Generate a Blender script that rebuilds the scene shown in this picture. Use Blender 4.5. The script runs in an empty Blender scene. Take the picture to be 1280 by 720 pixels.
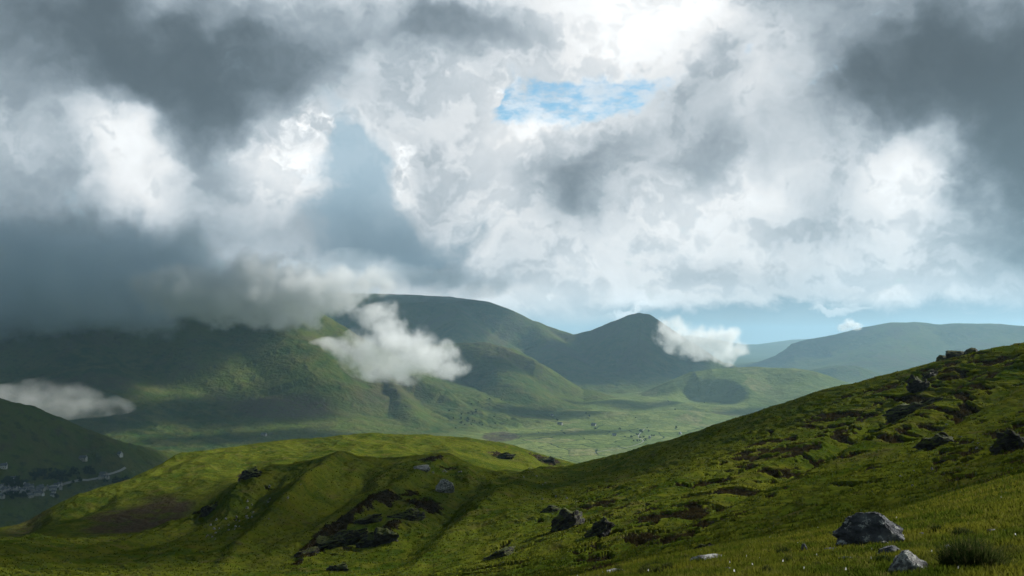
import bpy, bmesh, math, random, os
import numpy as np
from mathutils import Vector, Matrix, noise as mn
random.seed(7)
RNG = np.random.default_rng(11)
R = math.radians
C = bpy.context.scene.collection
SC = bpy.context.scene
QUICK = set(os.environ.get('SCENE_SKIP', '').split(','))   # for test renders only; empty by default

# ------------------------------------------------------------------ camera
F = 1108.0; Y0 = 422.0
PITCH = math.atan((Y0-360)/F)
cd = bpy.data.cameras.new('camera'); cam = bpy.data.objects.new('camera', cd); C.objects.link(cam)
cd.lens = 36*F/1280; cd.sensor_width = 36; cd.clip_start = .2; cd.clip_end = 200000
cam.location = (0, 0, 0); cam.rotation_euler = (math.pi/2+PITCH, 0, 0)
SC.camera = cam

def ray(px, py):
    """azimuth and tangent of elevation of a point seen at px, py of the 1280 wide photograph"""
    px = np.asarray(px, float); py = np.asarray(py, float)
    x = (px-640)/F; y = -(py-360)/F
    c, s = math.cos(PITCH), math.sin(PITCH)
    X = x; Y = c-s*y; Z = s+c*y
    h = np.hypot(X, Y)
    return np.arctan2(X, Y), Z/h
def at(px, py, d):
    a, t = ray(px, py)
    return np.array([d*np.sin(a), d*np.cos(a), d*t])
def proj(x, y, z):
    c, s = math.cos(PITCH), math.sin(PITCH)
    f = c*y+s*z; u = -s*y+c*z
    f = np.maximum(f, 1e-3)
    return 640+F*x/f, 360-F*u/f

# ------------------------------------------------------------------ noise
_P = RNG.permutation(4096).astype(np.int64)
_G = RNG.random(4096)*2*math.pi
_GX, _GY = np.cos(_G).astype(np.float32), np.sin(_G).astype(np.float32)
def perlin(x, y, seed=0):
    x = np.asarray(x, np.float64); y = np.asarray(y, np.float64)
    xi = np.floor(x).astype(np.int64); yi = np.floor(y).astype(np.int64)
    xf = (x-xi).astype(np.float32); yf = (y-yi).astype(np.float32)
    u = xf*xf*xf*(xf*(xf*6-15)+10); v = yf*yf*yf*(yf*(yf*6-15)+10)
    def g(dx, dy):
        h = _P[(_P[(xi+dx+seed*57) & 4095]+yi+dy) & 4095]
        return _GX[h]*(xf-dx)+_GY[h]*(yf-dy)
    a = g(0, 0); b = g(1, 0); c = g(0, 1); d = g(1, 1)
    return ((a+(b-a)*u)+((c+(d-c)*u)-(a+(b-a)*u))*v)*1.5
def fbm(x, y, o=4, seed=0, gain=.5, ridged=False):
    s = 0; a = 1.; t = 0
    for k in range(o):
        n = perlin(x, y, seed+k*3)
        if ridged: n = 1-2*np.abs(n)
        s = s+a*n; t += a; a *= gain; x = x*2.03+17.1; y = y*2.03-9.7
    return s/t
def sstep(a, b, x):
    t = np.clip((x-a)/(b-a), 0, 1); return t*t*(3-2*t)
def smax(a, b, k):
    h = np.clip(.5+.5*(a-b)/k, 0, 1)
    return b+(a-b)*h+k*h*(1-h)

# ------------------------------------------------------------------ the near terrain: lines of ground from the camera outwards
def L(*pts): return pts                        # (px, row, distance)
LINES = [
 L((-350,1400,1.2),(1630,1400,1.2)),
 L((-350,1000,4.),(1630,1000,4.)),
 L((-350,800,8),(300,782,8.5),(700,745,9.5),(1000,724,9.5),(1280,717,9.5),(1630,700,9.5)),
 L((-350,815,11),(0,800,11),(300,780,12),(600,748,13),(740,722,15),(860,696,20),(1000,668,28),(1130,640,36),(1280,600,50),(1630,520,80)),
 L((-350,822,17),(0,808,17),(300,790,18),(600,757,20),(740,731,23),(860,703,30),(1000,674,42),(1130,645,52),(1280,604,66),(1630,516,95)),
 L((-350,760,150),(0,745,150),(300,745,140),(600,728,110),(740,712,95),(860,690,88),(1000,664,85),(1130,636,90),(1280,592,100),(1630,490,130)),
 L((-350,712,260),(0,708,260),(150,708,260),(300,704,250),(450,692,240),(600,668,220),(740,643,200),(900,610,190),(1050,578,190),(1280,523,200),(1630,425,230)),
 L((-350,695,330),(0,692,330),(150,689,330),(250,674,330),(300,658,330),(400,640,335),(450,630,340),(553,616,350),(640,618,340),(760,603,320),(900,566,300),(1050,525,290),(1280,470,280),(1630,375,280)),
 L((-350,690,380),(0,682,400),(100,678,410),(170,671,420),(210,660,430),(250,641,450),(290,607,480),(320,590,490),(345,581,500),(400,575,520),(480,571,525),(560,573,520),(600,583,515),(640,592,510),(700,585,500),(760,572,480),(820,556,450),(900,530,420),(960,509,410),(1030,487,400),(1100,470,390),(1180,449,370),(1280,427,350),(1400,398,340),(1630,350,330)),
 L((-350,692,440),(0,684,450),(100,681,460),(170,675,480),(210,663,500),(250,646,530),(290,614,560),(320,597,590),(400,582,620),(560,582,620),(640,600,590),(720,600,560),(900,548,480),(1280,450,440),(1630,372,420)),
 L((-350,700,500),(0,672,530),(100,652,570),(200,628,610),(300,588,680),(400,569,740),(560,567,760),(640,585,740),(720,602,700),(900,600,600),(1280,540,600),(1630,480,600)),
 L((-350,720,600),(-100,690,630),(0,657,650),(50,641,680),(100,622,700),(150,604,730),(200,581,770),(222,570,790),(260,560,820),(300,556,850),(400,549,900),(470,545,930),(540,545,950),(600,550,950),(650,560,940),(690,570,920),(720,579,900),(800,600,850),(1280,600,850),(1630,600,850)),
 L((-350,735,1450),(0,705,1450),(720,690,1450),(1280,680,1450),(1630,680,1450)),
 L((-350,700,2000),(0,699,2000),(640,699,2000),(1630,699,2000)),
]
ROWS = [8, 30, 190, 30, 50, 130, 130, 130, 50, 60, 110, 40, 14]
def pchip_slopes(x, y):
    h = np.diff(x, axis=-1); dl = np.diff(y, axis=-1)/h
    m = np.zeros_like(y)
    s = dl[..., :-1]*dl[..., 1:] > 0
    w1 = 2*h[..., 1:]+h[..., :-1]; w2 = h[..., 1:]+2*h[..., :-1]
    with np.errstate(divide='ignore', invalid='ignore'):
        hm = (w1+w2)/(w1/dl[..., :-1]+w2/dl[..., 1:])
    m[..., 1:-1] = np.where(s, hm, 0)
    m[..., 0] = dl[..., 0]; m[..., -1] = dl[..., -1]
    return m
def pchip1(x, y, q):
    x = np.asarray(x, float); y = np.asarray(y, float)
    m = pchip_slopes(x, y); q = np.clip(q, x[0], x[-1])
    k = np.clip(np.searchsorted(x, q)-1, 0, len(x)-2)
    h = x[k+1]-x[k]; t = (q-x[k])/h
    return (2*t**3-3*t**2+1)*y[k]+(t**3-2*t**2+t)*h*m[k]+(-2*t**3+3*t**2)*y[k+1]+(t**3-t**2)*h*m[k+1]

def columns(n):
    a = ray(-350, 450)[0]; b = ray(1630, 450)[0]
    fine = np.linspace(a, b, n)
    left = np.linspace(-math.pi, a, 50)[:-1]; right = np.linspace(b, math.pi, 50)[1:]
    return np.concatenate([left, fine, right])
AZ = columns(900 if 'fine' in QUICK else 1500)
KN_D, KN_T = [], []
for ln in LINES:
    p = np.array(ln, float); a, t = ray(p[:, 0], p[:, 1])
    KN_D.append(pchip1(a, np.log(p[:, 2]), AZ)); KN_T.append(pchip1(a, t, AZ))
KN_D = np.stack(KN_D, 1); KN_T = np.stack(KN_T, 1)
KN_T[:, 0] = -1.70/1.2; KN_T[:, 1] = -2.0/4
def near_base(az_i, s):
    """for column index arrays and line parameter s: distance and z"""
    pass
sl = []
for k, n in enumerate(ROWS): sl.append(k+np.arange(n)/n)
S = np.concatenate(sl+[[len(ROWS)]])
# smooth across lines: interpolate log distance linearly in s, tangent by pchip over log distance
kk = np.minimum(S.astype(int), len(ROWS)-1); tt = S-kk
LD = KN_D[:, kk]*(1-tt)+KN_D[:, kk+1]*tt
MT = pchip_slopes(KN_D, KN_T)
h = KN_D[:, kk+1]-KN_D[:, kk]
TN = (2*tt**3-3*tt**2+1)*KN_T[:, kk]+(tt**3-2*tt**2+tt)*h*MT[:, kk]+(-2*tt**3+3*tt**2)*KN_T[:, kk+1]+(tt**3-tt**2)*h*MT[:, kk+1]
D = np.exp(LD); NX = D*np.sin(AZ)[:, None]; NY = D*np.cos(AZ)[:, None]; NZ = D*TN
PX, PY = proj(NX, NY, NZ)
Sg = np.broadcast_to(S, D.shape)

# --- relief of the near terrain
def ell(cx, cy, rx, ry, rot=0, soft=.35):
    """soft ellipse lying on the ground where it is seen at cx, cy"""
    c, s = math.cos(R(rot)), math.sin(R(rot))
    u = (PX-cx)*c-(PY-cy)*s; v = (PX-cx)*s+(PY-cy)*c      # rot counter-clockwise in the picture
    return np.hypot(u/rx, v/ry)
far_amp = sstep(60, 200, D)
fade2k = 1-sstep(1100, 1900, D)
N1 = fbm(NX/120, NY/120, 3, 1)
N2 = fbm(NX/28, NY/28, 4, 5)
N3 = fbm(NX/6, NY/6, 4, 9)
N4 = fbm(NX/1.5, NY/1.5, 4, 14)
hill = sstep(7.9, 8.0, Sg)
# soft gullies running down the slopes of the middle ridge
Z = NZ.copy()
Z += far_amp*fade2k*(N1*2.2+N2*.9)
Z += sstep(30, 120, D)*fade2k*N3*.28
Z += sstep(14, 30, D)*(1-sstep(80, 200, D))*N2*.5
Z += sstep(3, 10, D)*(1-sstep(60, 150, D))*(N3*.09+N4*.045)
# long streaks of peat and rock that run with the slope: coordinate along and across
ca, sa = math.cos(R(-14)), math.sin(R(-14))
T1 = (NX*.74+NY*.67); T2 = Z
across = (Z*1.0+NX*-.10+N2*1.6)
st1 = fbm(T1/17, across/2.8, 4, 21, .55)
st2 = fbm(T1/9, across/1.3, 3, 31, .55)
dens = np.zeros_like(D)
def zone(cx, cy, rx, ry, rot, w):
    global dens
    dens = np.maximum(dens, w*(1-sstep(.45, 1.0, ell(cx, cy, rx, ry, rot))))
zone(1160, 495, 200, 52, 24, 1.12); zone(1000, 560, 330, 54, 27, 1.08); zone(860, 640, 260, 50, 22, 1.08); zone(1230, 560, 130, 70, 20, 1.1)
zone(740, 640, 75, 40, 25, 1.0); zone(640, 690, 120, 30, 25, .75); zone(1250, 470, 120, 26, 22, .8)
zone(1100, 600, 160, 36, 20, .7); zone(620, 600, 60, 14, 20, .4); zone(940, 520, 200, 40, 25, .35)
zone(455, 665, 115, 38, 25, .62); zone(525, 635, 40, 18, 10, 1.0); zone(310, 630, 70, 14, 35, .45)
near_ok = sstep(60, 90, D)*(1-sstep(500, 560, D))
scarp = sstep(-.02, .10, (st1*.62+st2*.62+N3*.25) - (.57-dens*.50)) * near_ok
scarp = np.clip(scarp*sstep(0, .25, dens), 0, 1)
Z += sstep(50, 110, D)*fade2k*(st2*.8+st1*1.0)*(.35+.65*sstep(-.4, .4, N1))*np.where(Sg < 8.2, 1, .45)
Z += far_amp*fade2k*fbm(NX/3.2, NY/3.2, 3, 77, .6)*.30
tr = (Z/1.25+N2*1.3+st1*.8); tr = tr-np.floor(tr)
Z += far_amp*fade2k*(np.minimum(tr/.8, (1-tr)/.2)-.5)*.34*sstep(-.5, .5, N1+st1*.8)      # sheep tracks
# dug and hollowed ground: heather hollows with a lip
Z -= scarp*(1.1+.9*st2)*sstep(60, 120, D)
Z += scarp*(N3*1.0+N4*.35)
# crags and hollows set by hand: (px, py, rx, ry, rot, dig)
HOL = [(30,652,34,16,28,3.),(105,640,20,8,25,1.),(330,566,60,5,2,1.6),(400,560,45,4,0,1.2),(212,585,26,5,30,1.2),(560,590,10,3,0,.8),
       (625,570,16,6,-10,1.6),(680,574,22,5,-20,1.6),(530,565,18,3,0,1.2),(310,592,14,7,20,2.2),(264,632,10,5,20,1.6),(246,640,8,4,20,1.4),
       (375,625,95,9,42,-3.4),(318,625,70,12,40,2.6),(440,610,80,11,38,2.6),(505,615,95,9,36,-2.6),(560,640,60,12,42,3.0),(610,640,110,8,34,-1.6),
       (300,560,90,3,2,2.2),(250,568,40,4,15,1.6),(130,628,60,5,25,1.6),(470,553,60,3,-2,1.2),(585,558,40,4,-8,1.6),(655,575,30,6,-15,1.8),
       (1060,545,200,8,27,1.5),(950,600,220,8,26,1.5),(860,600,150,6,24,-1.2),(1180,520,140,8,24,1.4),(1000,590,180,8,26,-1.2)]
rockm = np.zeros_like(D)
flw = sstep(5.6, 6.3, Sg)*(1-sstep(7.7, 8.02, Sg))*(1-sstep(600, 760, PX))
FL1 = fbm(NX/30+N1*.5, NY/230, 2, 61, .4, True); FL2 = fbm(NX/11+N1, NY/90, 3, 67, .5, True)
Z += flw*(FL1*3.0+FL2*.8)*sstep(180, 280, D)
flb = sstep(9.6, 10.3, Sg)*(1-sstep(10.85, 11.1, Sg))
Z += flb*(fbm(NX/55+NY/160, NY/120-NX/300, 3, 63, .5, True)*3.2)
for cx, cy, rx, ry, rot, dig in HOL:
    e = ell(cx, cy, rx, ry, rot); okd = sstep(90, 130, D)*(Sg < 8.0) if cx > 420 and cy > 590 else sstep(200, 240, D)
    Z -= dig*np.exp(-e*e)*okd*(1.7 if cy < 600 or cx < 420 else 1.25)
CR = [(625,569,16,5,-8),(683,574,20,4,-20),(310,590,15,7,22),(262,634,11,5,25),(246,641,8,4,25),(470,642,50,5,24),(430,666,42,8,30),(395,692,30,6,30),(530,634,22,6,-4),(487,672,14,9,35),(560,592,10,2,0),(540,585,14,3,0)]
for cx, cy, rx, ry, rot in CR:
    e = ell(cx, cy, rx*1.0, ry*.9, rot)+st2*.8+N3*.5
    rockm = np.maximum(rockm, (1-sstep(.7, 1.1, e))*sstep(150, 200, D))
Z += rockm*(N3*2.6+N4*.8+.5)
heath = np.clip((1-sstep(.6, 1.15, ell(175, 648, 75, 22, 12)+N2*.5))*sstep(400, 440, D)*(Sg > 7.99), 0, 1)
heath = np.maximum(heath, (1-sstep(.4, 1.2, ell(30, 652, 40, 14, 28)+N2*.5))*(Sg > 7.9)*.6)
masks_near = np.stack([np.clip(np.maximum(scarp, rockm), 0, 1), heath, sstep(-.25, .5, N1+N2*.4), np.ones_like(D)], -1)

# ------------------------------------------------------------------ the far terrain
FD = np.concatenate([np.linspace(1440, 2300, 40)[:-1], np.linspace(2300, 11500, 500 if 'fine' in QUICK else 860)[:-1], np.geomspace(11500, 60000, 230)])
AZF = columns(800 if 'fine' in QUICK else 1250)
FX = np.sin(AZF)[:, None]*FD; FY = np.cos(AZF)[:, None]*FD; FDD = np.broadcast_to(FD, FX.shape)
BASE = -500.
# name, width, roundness, strength of gullies, crest polylines
FEAT = [
 ('mountain', 1500, .14, .5, [[(-350,330,6300),(0,345,6300),(150,350,6200),(300,362,6200),(360,378,6300)], [(300,362,6200),(345,398,5600),(380,432,5200),(402,474,4900),(408,515,4650)], [(60,350,6200),(90,400,5600),(120,455,5150)], [(200,360,6200),(250,412,5550),(300,452,5150),(330,500,4800)]]),
 ('mountain', 1750, .05, .9, [[(250,366,10500),(360,366,10500),(430,366,10500),(500,368,10300),(560,371,10200),(610,377,10100),(640,388,10000),(668,402,9900),(700,413,9800),(716,418,9700)], [(560,371,10200),(575,400,9300),(560,440,8400)], [(668,402,9900),(690,425,9300),(700,445,8700)]]),
 ('mountain', 1350, .0, .7, [[(716,418,9700),(738,413,9600),(760,404,9500),(788,393,9350),(800,391,9300),(812,393,9300),(826,402,9280),(845,415,9250),(868,431,9200),(900,452,9200),(930,462,9200)], [(800,392,9300),(800,420,8900),(795,455,8450)]]),
 ('hill', 900, .30, 1.0, [[(420,440,6900),(500,434,6900),(575,431,6800),(605,430,6700),(640,437,6600),(668,453,6500),(700,470,6500),(728,487,6500)], [(605,430,6700),(625,455,6300),(640,480,5900)]]),
 ('hill', 700, .12, 1.1, [[(475,466,5300),(462,480,5100),(435,505,4800),(408,535,4500)], [(475,466,5300),(520,474,5300),(556,490,5250),(585,512,5100),(600,530,4900)], [(475,466,5300),(500,495,4950),(515,520,4650)]]),
 ('hill', 900, .35, .8, [[(640,520,5600),(700,508,5900),(760,500,6200),(800,495,6500)], [(700,512,5600),(780,515,5400),(850,512,5500)]]),
 ('hill', 1500, .14, .25, [[(800,493,7000),(838,476,7050),(866,465,7100),(890,461,7100),(940,459,7150),(990,460,7100),(1014,466,7000),(1034,481,6900),(1060,495,6800)], [(940,460,7100),(905,480,6600),(880,497,6200),(850,520,5700)], [(1000,463,7100),(985,490,6500),(960,512,6100)]]),
 ('hill', 900, .3, .5, [[(980,475,10800),(1010,463,10800),(1045,457,10800),(1075,459,10800),(1100,468,10800)]]),
 ('mountain', 2300, .2, .8, [[(905,462,14500),(940,455,14500),(970,445,14500),(992,431,14500),(1010,425,14600),(1045,418,14700),(1080,409,14800),(1115,403,14900),(1145,403,15000),(1160,407,15000),(1190,404,15000),(1240,405,15200),(1290,408,15200),(1400,412,15200),(1630,405,15200)], [(1145,403,15000),(1120,428,13600),(1100,448,12600)], [(1240,405,15200),(1220,435,13600)]]),
 ('hill', 700, .3, .7, [[(-350,480,3000),(-100,492,3000),(0,505,2950),(40,512,2950),(75,524,2950),(110,540,2950),(150,556,3000),(190,565,3100)]]),
 ('hill', 3000, .4, .4, [[(560,425,30000),(700,421,30000),(850,419,30000),(895,428,28000),(930,431,28000),(975,430,28000),(1010,424,30000),(1100,420,30000)]]),
 ('hill', 500, .3, .6, [[(200,545,4550),(260,535,4500),(330,530,4500),(400,538,4500)]]),
]
W1 = fbm(FX/1500, FY/1500, 4, 41); W2 = fbm(FX/420, FY/420, 5, 47); RG = fbm(FX/520+W1*.8, FY/520-W1*.8, 5, 53, .5, True)
RGs = fbm(FX/150+W2*.6, FY/150+W2*.6, 4, 59, .55, True)
FZ = BASE+W1*14+W2*5+6*sstep(2000, 9000, FDD)
ID = np.zeros(FX.shape, int)
best = FZ.copy()
for fi, (nm, wid, rnd, gul, polys) in enumerate(FEAT):
    zf = np.full(FX.shape, -1e9)
    for pl in polys:
        P3 = []
        for a_, b_, d_ in pl: P3.append(at(a_, b_, d_))
        P3 = np.array(P3)
        bd = np.full(FX.shape, 1e9); bz = np.zeros(FX.shape)
        for i in range(len(P3)-1):
            A, B = P3[i], P3[i+1]; e = B-A; l2 = e[0]**2+e[1]**2
            t = np.clip(((FX-A[0])*e[0]+(FY-A[1])*e[1])/l2, 0, 1)
            dd = np.hypot(FX-A[0]-e[0]*t, FY-A[1]-e[1]*t); zz = A[2]+e[2]*t
            m = dd < bd; bd = np.where(m, dd, bd); bz = np.where(m, zz, bz)
        lat = bd*(1+.16*gul*RG+.10*gul*RGs)+18*gul*W2
        H = np.maximum(bz-BASE, 1.)
        w = wid*(.45+.55*np.clip(H/700, 0, 1.3)) if len(polys) > 1 or wid < 1000 else wid
        t = np.sqrt(np.maximum(lat/w, 0)**2+rnd**2)-rnd
        g = 1-np.exp(-(1.9*t)**1.15)
        g = g+ .06*sstep(.8, 1.6, t)
        z = BASE+H*(1-g)-4
        zf = smax(zf, z, 12. if fi == 2 else 24.) if pl is not polys[0] else z
    ID = np.where(zf > best, fi+1, ID)
    FZ = smax(FZ, zf, 14.); best = np.maximum(best, zf)
up = np.clip((FZ-BASE)/500, 0, 1.2)
sm = np.where((ID == 7) | (ID == 6), .25, np.where(ID == 1, .6, 1.))
slope_amt = sstep(.02, .25, up)*(1-sstep(15000, 40000, FDD)*.6)
FZ += sm*slope_amt*(RG*17+RGs*12+W2*8)*sstep(.02, .6, up)**.5*(1-.65*sstep(.75, 1.1, up))
# the round bowl scooped out of the flat-topped hill
fpx, fpy = proj(FX, FY, FZ)
c0 = at(884, 488, 6420)
bw = np.hypot((FX-c0[0])/240, (FY-c0[1])/370)
FZ -= 105*np.exp(-bw**6)*sstep(-480, -350, FZ)
# the near terrain's outer slope carries the inner rim
rim = np.clip((FDD-1440)/600, 0, 1)
tn = np.interp(AZF, AZ, KN_T[:, 12])
FZ = np.where(FDD < 2050, smax((tn[:, None]*1440)*(1-rim)+(-503)*rim, FZ-40*(1-rim), 8.)-1.0, FZ)
fsl = np.hypot(*np.gradient(FZ))  # rough steepness per cell
gz = np.gradient(FZ, axis=1)/np.gradient(FDD, axis=1)
flat = np.maximum((1-sstep(.015, .07, up)), np.where(ID == 7, .84, .84)*((ID == 7) | (ID == 6))*sstep(-.3, .2, W2+.3)*(1-sstep(.8,1.1,bw)*0))*(1-sstep(9000, 14000, FDD))  # two hills take the pale field colour to look more brightly sunlit
scree = sstep(.25, .7, -RG+.35*RGs+.1)*sstep(.15, .5, up)
heath_crease = sstep(.05, .45, W2+.5*W1+.15*RGs)*sstep(.1, .4, up)*.7
heath_crease = np.maximum(heath_crease, sstep(.72, .92, RGs)*.75*sstep(.12, .3, up)*sm)  # dark lines along the creases of the fine ridge noise
fpx, fpy = proj(FX, FY, FZ)
def fell(cx, cy, rx, ry): return np.hypot((fpx-cx)/rx, (fpy-cy)/ry)
heath_crease = np.maximum(heath_crease, (1-sstep(.6, 1.2, fell(345, 510, 70, 16)+W2*.5)))
plough = (1-sstep(.75, 1.0, fell(625, 546, 26, 7)+W2*.1))
masks_far = np.stack([scree*.6, np.maximum(heath_crease, plough), flat, np.zeros_like(up)], -1)

# ------------------------------------------------------------------ materials
def newmat(name):
    m = bpy.data.materials.new(name); m.use_nodes = True; nt = m.node_tree
    nt.nodes.clear(); return m, nt
class NB:
    def __init__(s, nt): s.nt = nt
    def n(s, t, **kw):
        o = s.nt.nodes.new(t)
        for k, v in kw.items(): setattr(o, k, v)
        return o
    def l(s, a, b): s.nt.links.new(a, b)
    def inp(s, sock, v):
        if v is None: return
        if hasattr(v, 'is_output'): s.l(v, sock)
        else:
            sock.default_value = v
    def math(s, op, a, b=None, c=None, clamp=False):
        o = s.n('ShaderNodeMath', operation=op, use_clamp=clamp)
        s.inp(o.inputs[0], a)
        if b is not None: s.inp(o.inputs[1], b)
        if c is not None: s.inp(o.inputs[2], c)
        return o.outputs[0]
    def vmath(s, op, a, b=None, scale=None):
        o = s.n('ShaderNodeVectorMath', operation=op); s.inp(o.inputs[0], a)
        if b is not None: s.inp(o.inputs[1], b)
        if scale is not None: s.inp(o.inputs['Scale'], scale)
        return o.outputs[0]
    def noise(s, vec, scale, detail=4, rough=.5, dist=0, dim='3D'):
        o = s.n('ShaderNodeTexNoise', noise_dimensions=dim); s.inp(o.inputs['Vector'], vec)
        o.inputs['Scale'].default_value = scale; o.inputs['Detail'].default_value = detail
        o.inputs['Roughness'].default_value = rough; o.inputs['Distortion'].default_value = dist
        return o.outputs[0]
    def mapr(s, v, a, b, c=0., d=1., t='SMOOTHSTEP'):
        o = s.n('ShaderNodeMapRange', interpolation_type=t); s.inp(o.inputs[0], v)
        for i, q in enumerate((a, b, c, d)): s.inp(o.inputs[1+i], q)
        return o.outputs[0]
    def mix(s, f, a, b, mode='MIX'):
        o = s.n('ShaderNodeMix', data_type='RGBA', blend_type=mode); s.inp(o.inputs[0], f)
        for i, q in ((6, a), (7, b)):
            if isinstance(q, tuple) and len(q) == 3: q = q+(1,)
            s.inp(o.inputs[i], q)
        return o.outputs[2]

def ground_mat(name, far):
    m, nt = newmat(name); b = NB(nt)
    geo = b.n('ShaderNodeNewGeometry').outputs['Position']
    at_ = b.n('ShaderNodeAttribute', attribute_name='cover'); sep = b.n('ShaderNodeSeparateColor'); b.l(at_.outputs['Color'], sep.inputs[0])
    rock, heath, third = sep.outputs[0], sep.outputs[1], sep.outputs[2]
    if far:
        n1 = b.noise(geo, 1/700, 5, .55); n2 = b.noise(geo, 1/90, 5, .6); n3 = b.noise(geo, 1/25, 3, .6)
        col = b.mix(b.mapr(n1, .38, .62), (.030, .058, .010), (.070, .098, .016))
        col = b.mix(b.mapr(n2, .35, .7), col, (.082, .088, .022))
        col = b.mix(b.mapr(n3, .52, .7, 0, .6), col, (.028, .040, .016))
        # valley fields, also laid over two hills to brighten them as sunlit
        warp = b.n('ShaderNodeVectorMath', operation='ADD'); b.l(geo, warp.inputs[0])
        nv = b.n('ShaderNodeTexNoise'); b.l(geo, nv.inputs['Vector']); nv.inputs['Scale'].default_value = 1/260
        b.l(b.vmath('SCALE', nv.outputs['Color'], scale=150.), warp.inputs[1])
        sc2 = b.vmath('MULTIPLY', warp.outputs[0], (1/150, 1/210, 0))
        vo = b.n('ShaderNodeTexVoronoi', voronoi_dimensions='2D', feature='F1'); b.l(sc2, vo.inputs['Vector']); vo.inputs['Scale'].default_value = 1
        ve = b.n('ShaderNodeTexVoronoi', voronoi_dimensions='2D', feature='DISTANCE_TO_EDGE'); b.l(sc2, ve.inputs['Vector']); ve.inputs['Scale'].default_value = 1
        s2 = b.n('ShaderNodeSeparateColor'); b.l(vo.outputs['Color'], s2.inputs[0])
        fcol = b.mix(s2.outputs[0], (.105, .145, .036), (.200, .230, .070))
        fcol = b.mix(b.mapr(s2.outputs[1], .75, .95), fcol, (.22, .21, .09))
        fcol = b.mix(b.mapr(b.noise(geo, 1/60, 4, .6), .3, .75), fcol, (.095, .135, .036))
        hedge = b.mapr(ve.outputs['Distance'], .012, .034, 1, 0)
        hedge = b.math('MULTIPLY', b.math('MULTIPLY', hedge, b.mapr(third, .85, .98)), b.mapr(b.noise(geo, 1/130, 2, .5), .35, .5))
        fcol = b.mix(hedge, fcol, (.018, .030, .012))
        col = b.mix(third, col, fcol)
        col = b.mix(b.math('MULTIPLY', heath, b.mapr(n3, .2, .6)), col, (.070, .055, .036))
        col = b.mix(b.math('MULTIPLY', rock, b.mapr(n2, .3, .6)), col, (.050, .048, .040))
        bump_h = b.math('MULTIPLY_ADD', n2, 26., b.math('MULTIPLY', n3, 9.))
        dist = 1.0; bs = .85
    else:
        n0 = b.noise(geo, 1/45, 4, .55); n1 = b.noise(geo, 1/9, 5, .6); n2 = b.noise(geo, 1/1.6, 5, .62); n3 = b.noise(geo, 1/.35, 4, .65)
        # grass laid over along the slope
        streak = b.noise(b.vmath('MULTIPLY', geo, (1/6., 1/6., 1/.45)), 1, 5, .62)
        col = b.mix(b.mapr(n0, .36, .64), (.034, .060, .005), (.088, .108, .010))
        col = b.mix(b.mapr(n1, .42, .68, 0, .75), col, (.108, .108, .013))
        col = b.mix(b.mapr(n1, .44, .28, 0, .75), col, (.036, .058, .010))
        col = b.mix(b.mapr(streak, .50, .66, 0, .7), col, (.034, .044, .010))
        col = b.mix(b.mapr(n2, .50, .72, 0, .45), col, (.135, .138, .018))
        col = b.mix(b.mapr(n3, .45, .25, 0, .55), col, (.026, .036, .008))
        col = b.mix(b.mapr(b.noise(geo, 1/14, 6, .65), .55, .68, 0, .6), col, (.100, .082, .026))
        soil = b.mix(b.mapr(n1, .35, .65), (.020, .015, .009), (.046, .035, .018))
        soil = b.mix(b.mapr(n2, .52, .70), soil, (.060, .055, .042))
        soil = b.mix(b.mapr(n3, .60, .72), soil, (.14, .14, .12))
        rf = b.math('ADD', rock, b.math('MULTIPLY_ADD', n2, .9, -.45))
        rf = b.mapr(rf, .42, .66)
        hcol = b.mix(b.mapr(n2, .35, .65), (.040, .030, .020), (.075, .058, .034))
        col = b.mix(b.math('MULTIPLY', heath, b.mapr(n1, .25, .55)), col, hcol)
        col = b.mix(b.math('MULTIPLY', rf, b.mapr(rock, .02, .2)), col, soil)
        tuss = b.noise(b.vmath('MULTIPLY', geo, (1, 1, 1.6)), 1/.9, 3, .6)
        bump_h = b.math('ADD', b.math('MULTIPLY_ADD', n1, 1.6, b.math('MULTIPLY', n2, .50)), b.math('MULTIPLY_ADD', streak, .55, b.math('MULTIPLY_ADD', n3, .12, b.math('MULTIPLY', tuss, .35))))
        dist = 1.0; bs = .75
    bp = b.n('ShaderNodeBump'); bp.inputs['Strength'].default_value = bs; bp.inputs['Distance'].default_value = dist
    b.l(bump_h, bp.inputs['Height'])
    pr = b.n('ShaderNodeBsdfPrincipled'); b.inp(pr.inputs['Base Color'], col); pr.inputs['Roughness'].default_value = .95
    pr.inputs['Specular IOR Level'].default_value = .0
    b.l(bp.outputs[0], pr.inputs['Normal'])
    out = b.n('ShaderNodeOutputMaterial'); b.l(pr.outputs[0], out.inputs[0])
    return m
M_NEAR = ground_mat('hillside_turf', False); M_FAR = ground_mat('fell_grass', True)

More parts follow.
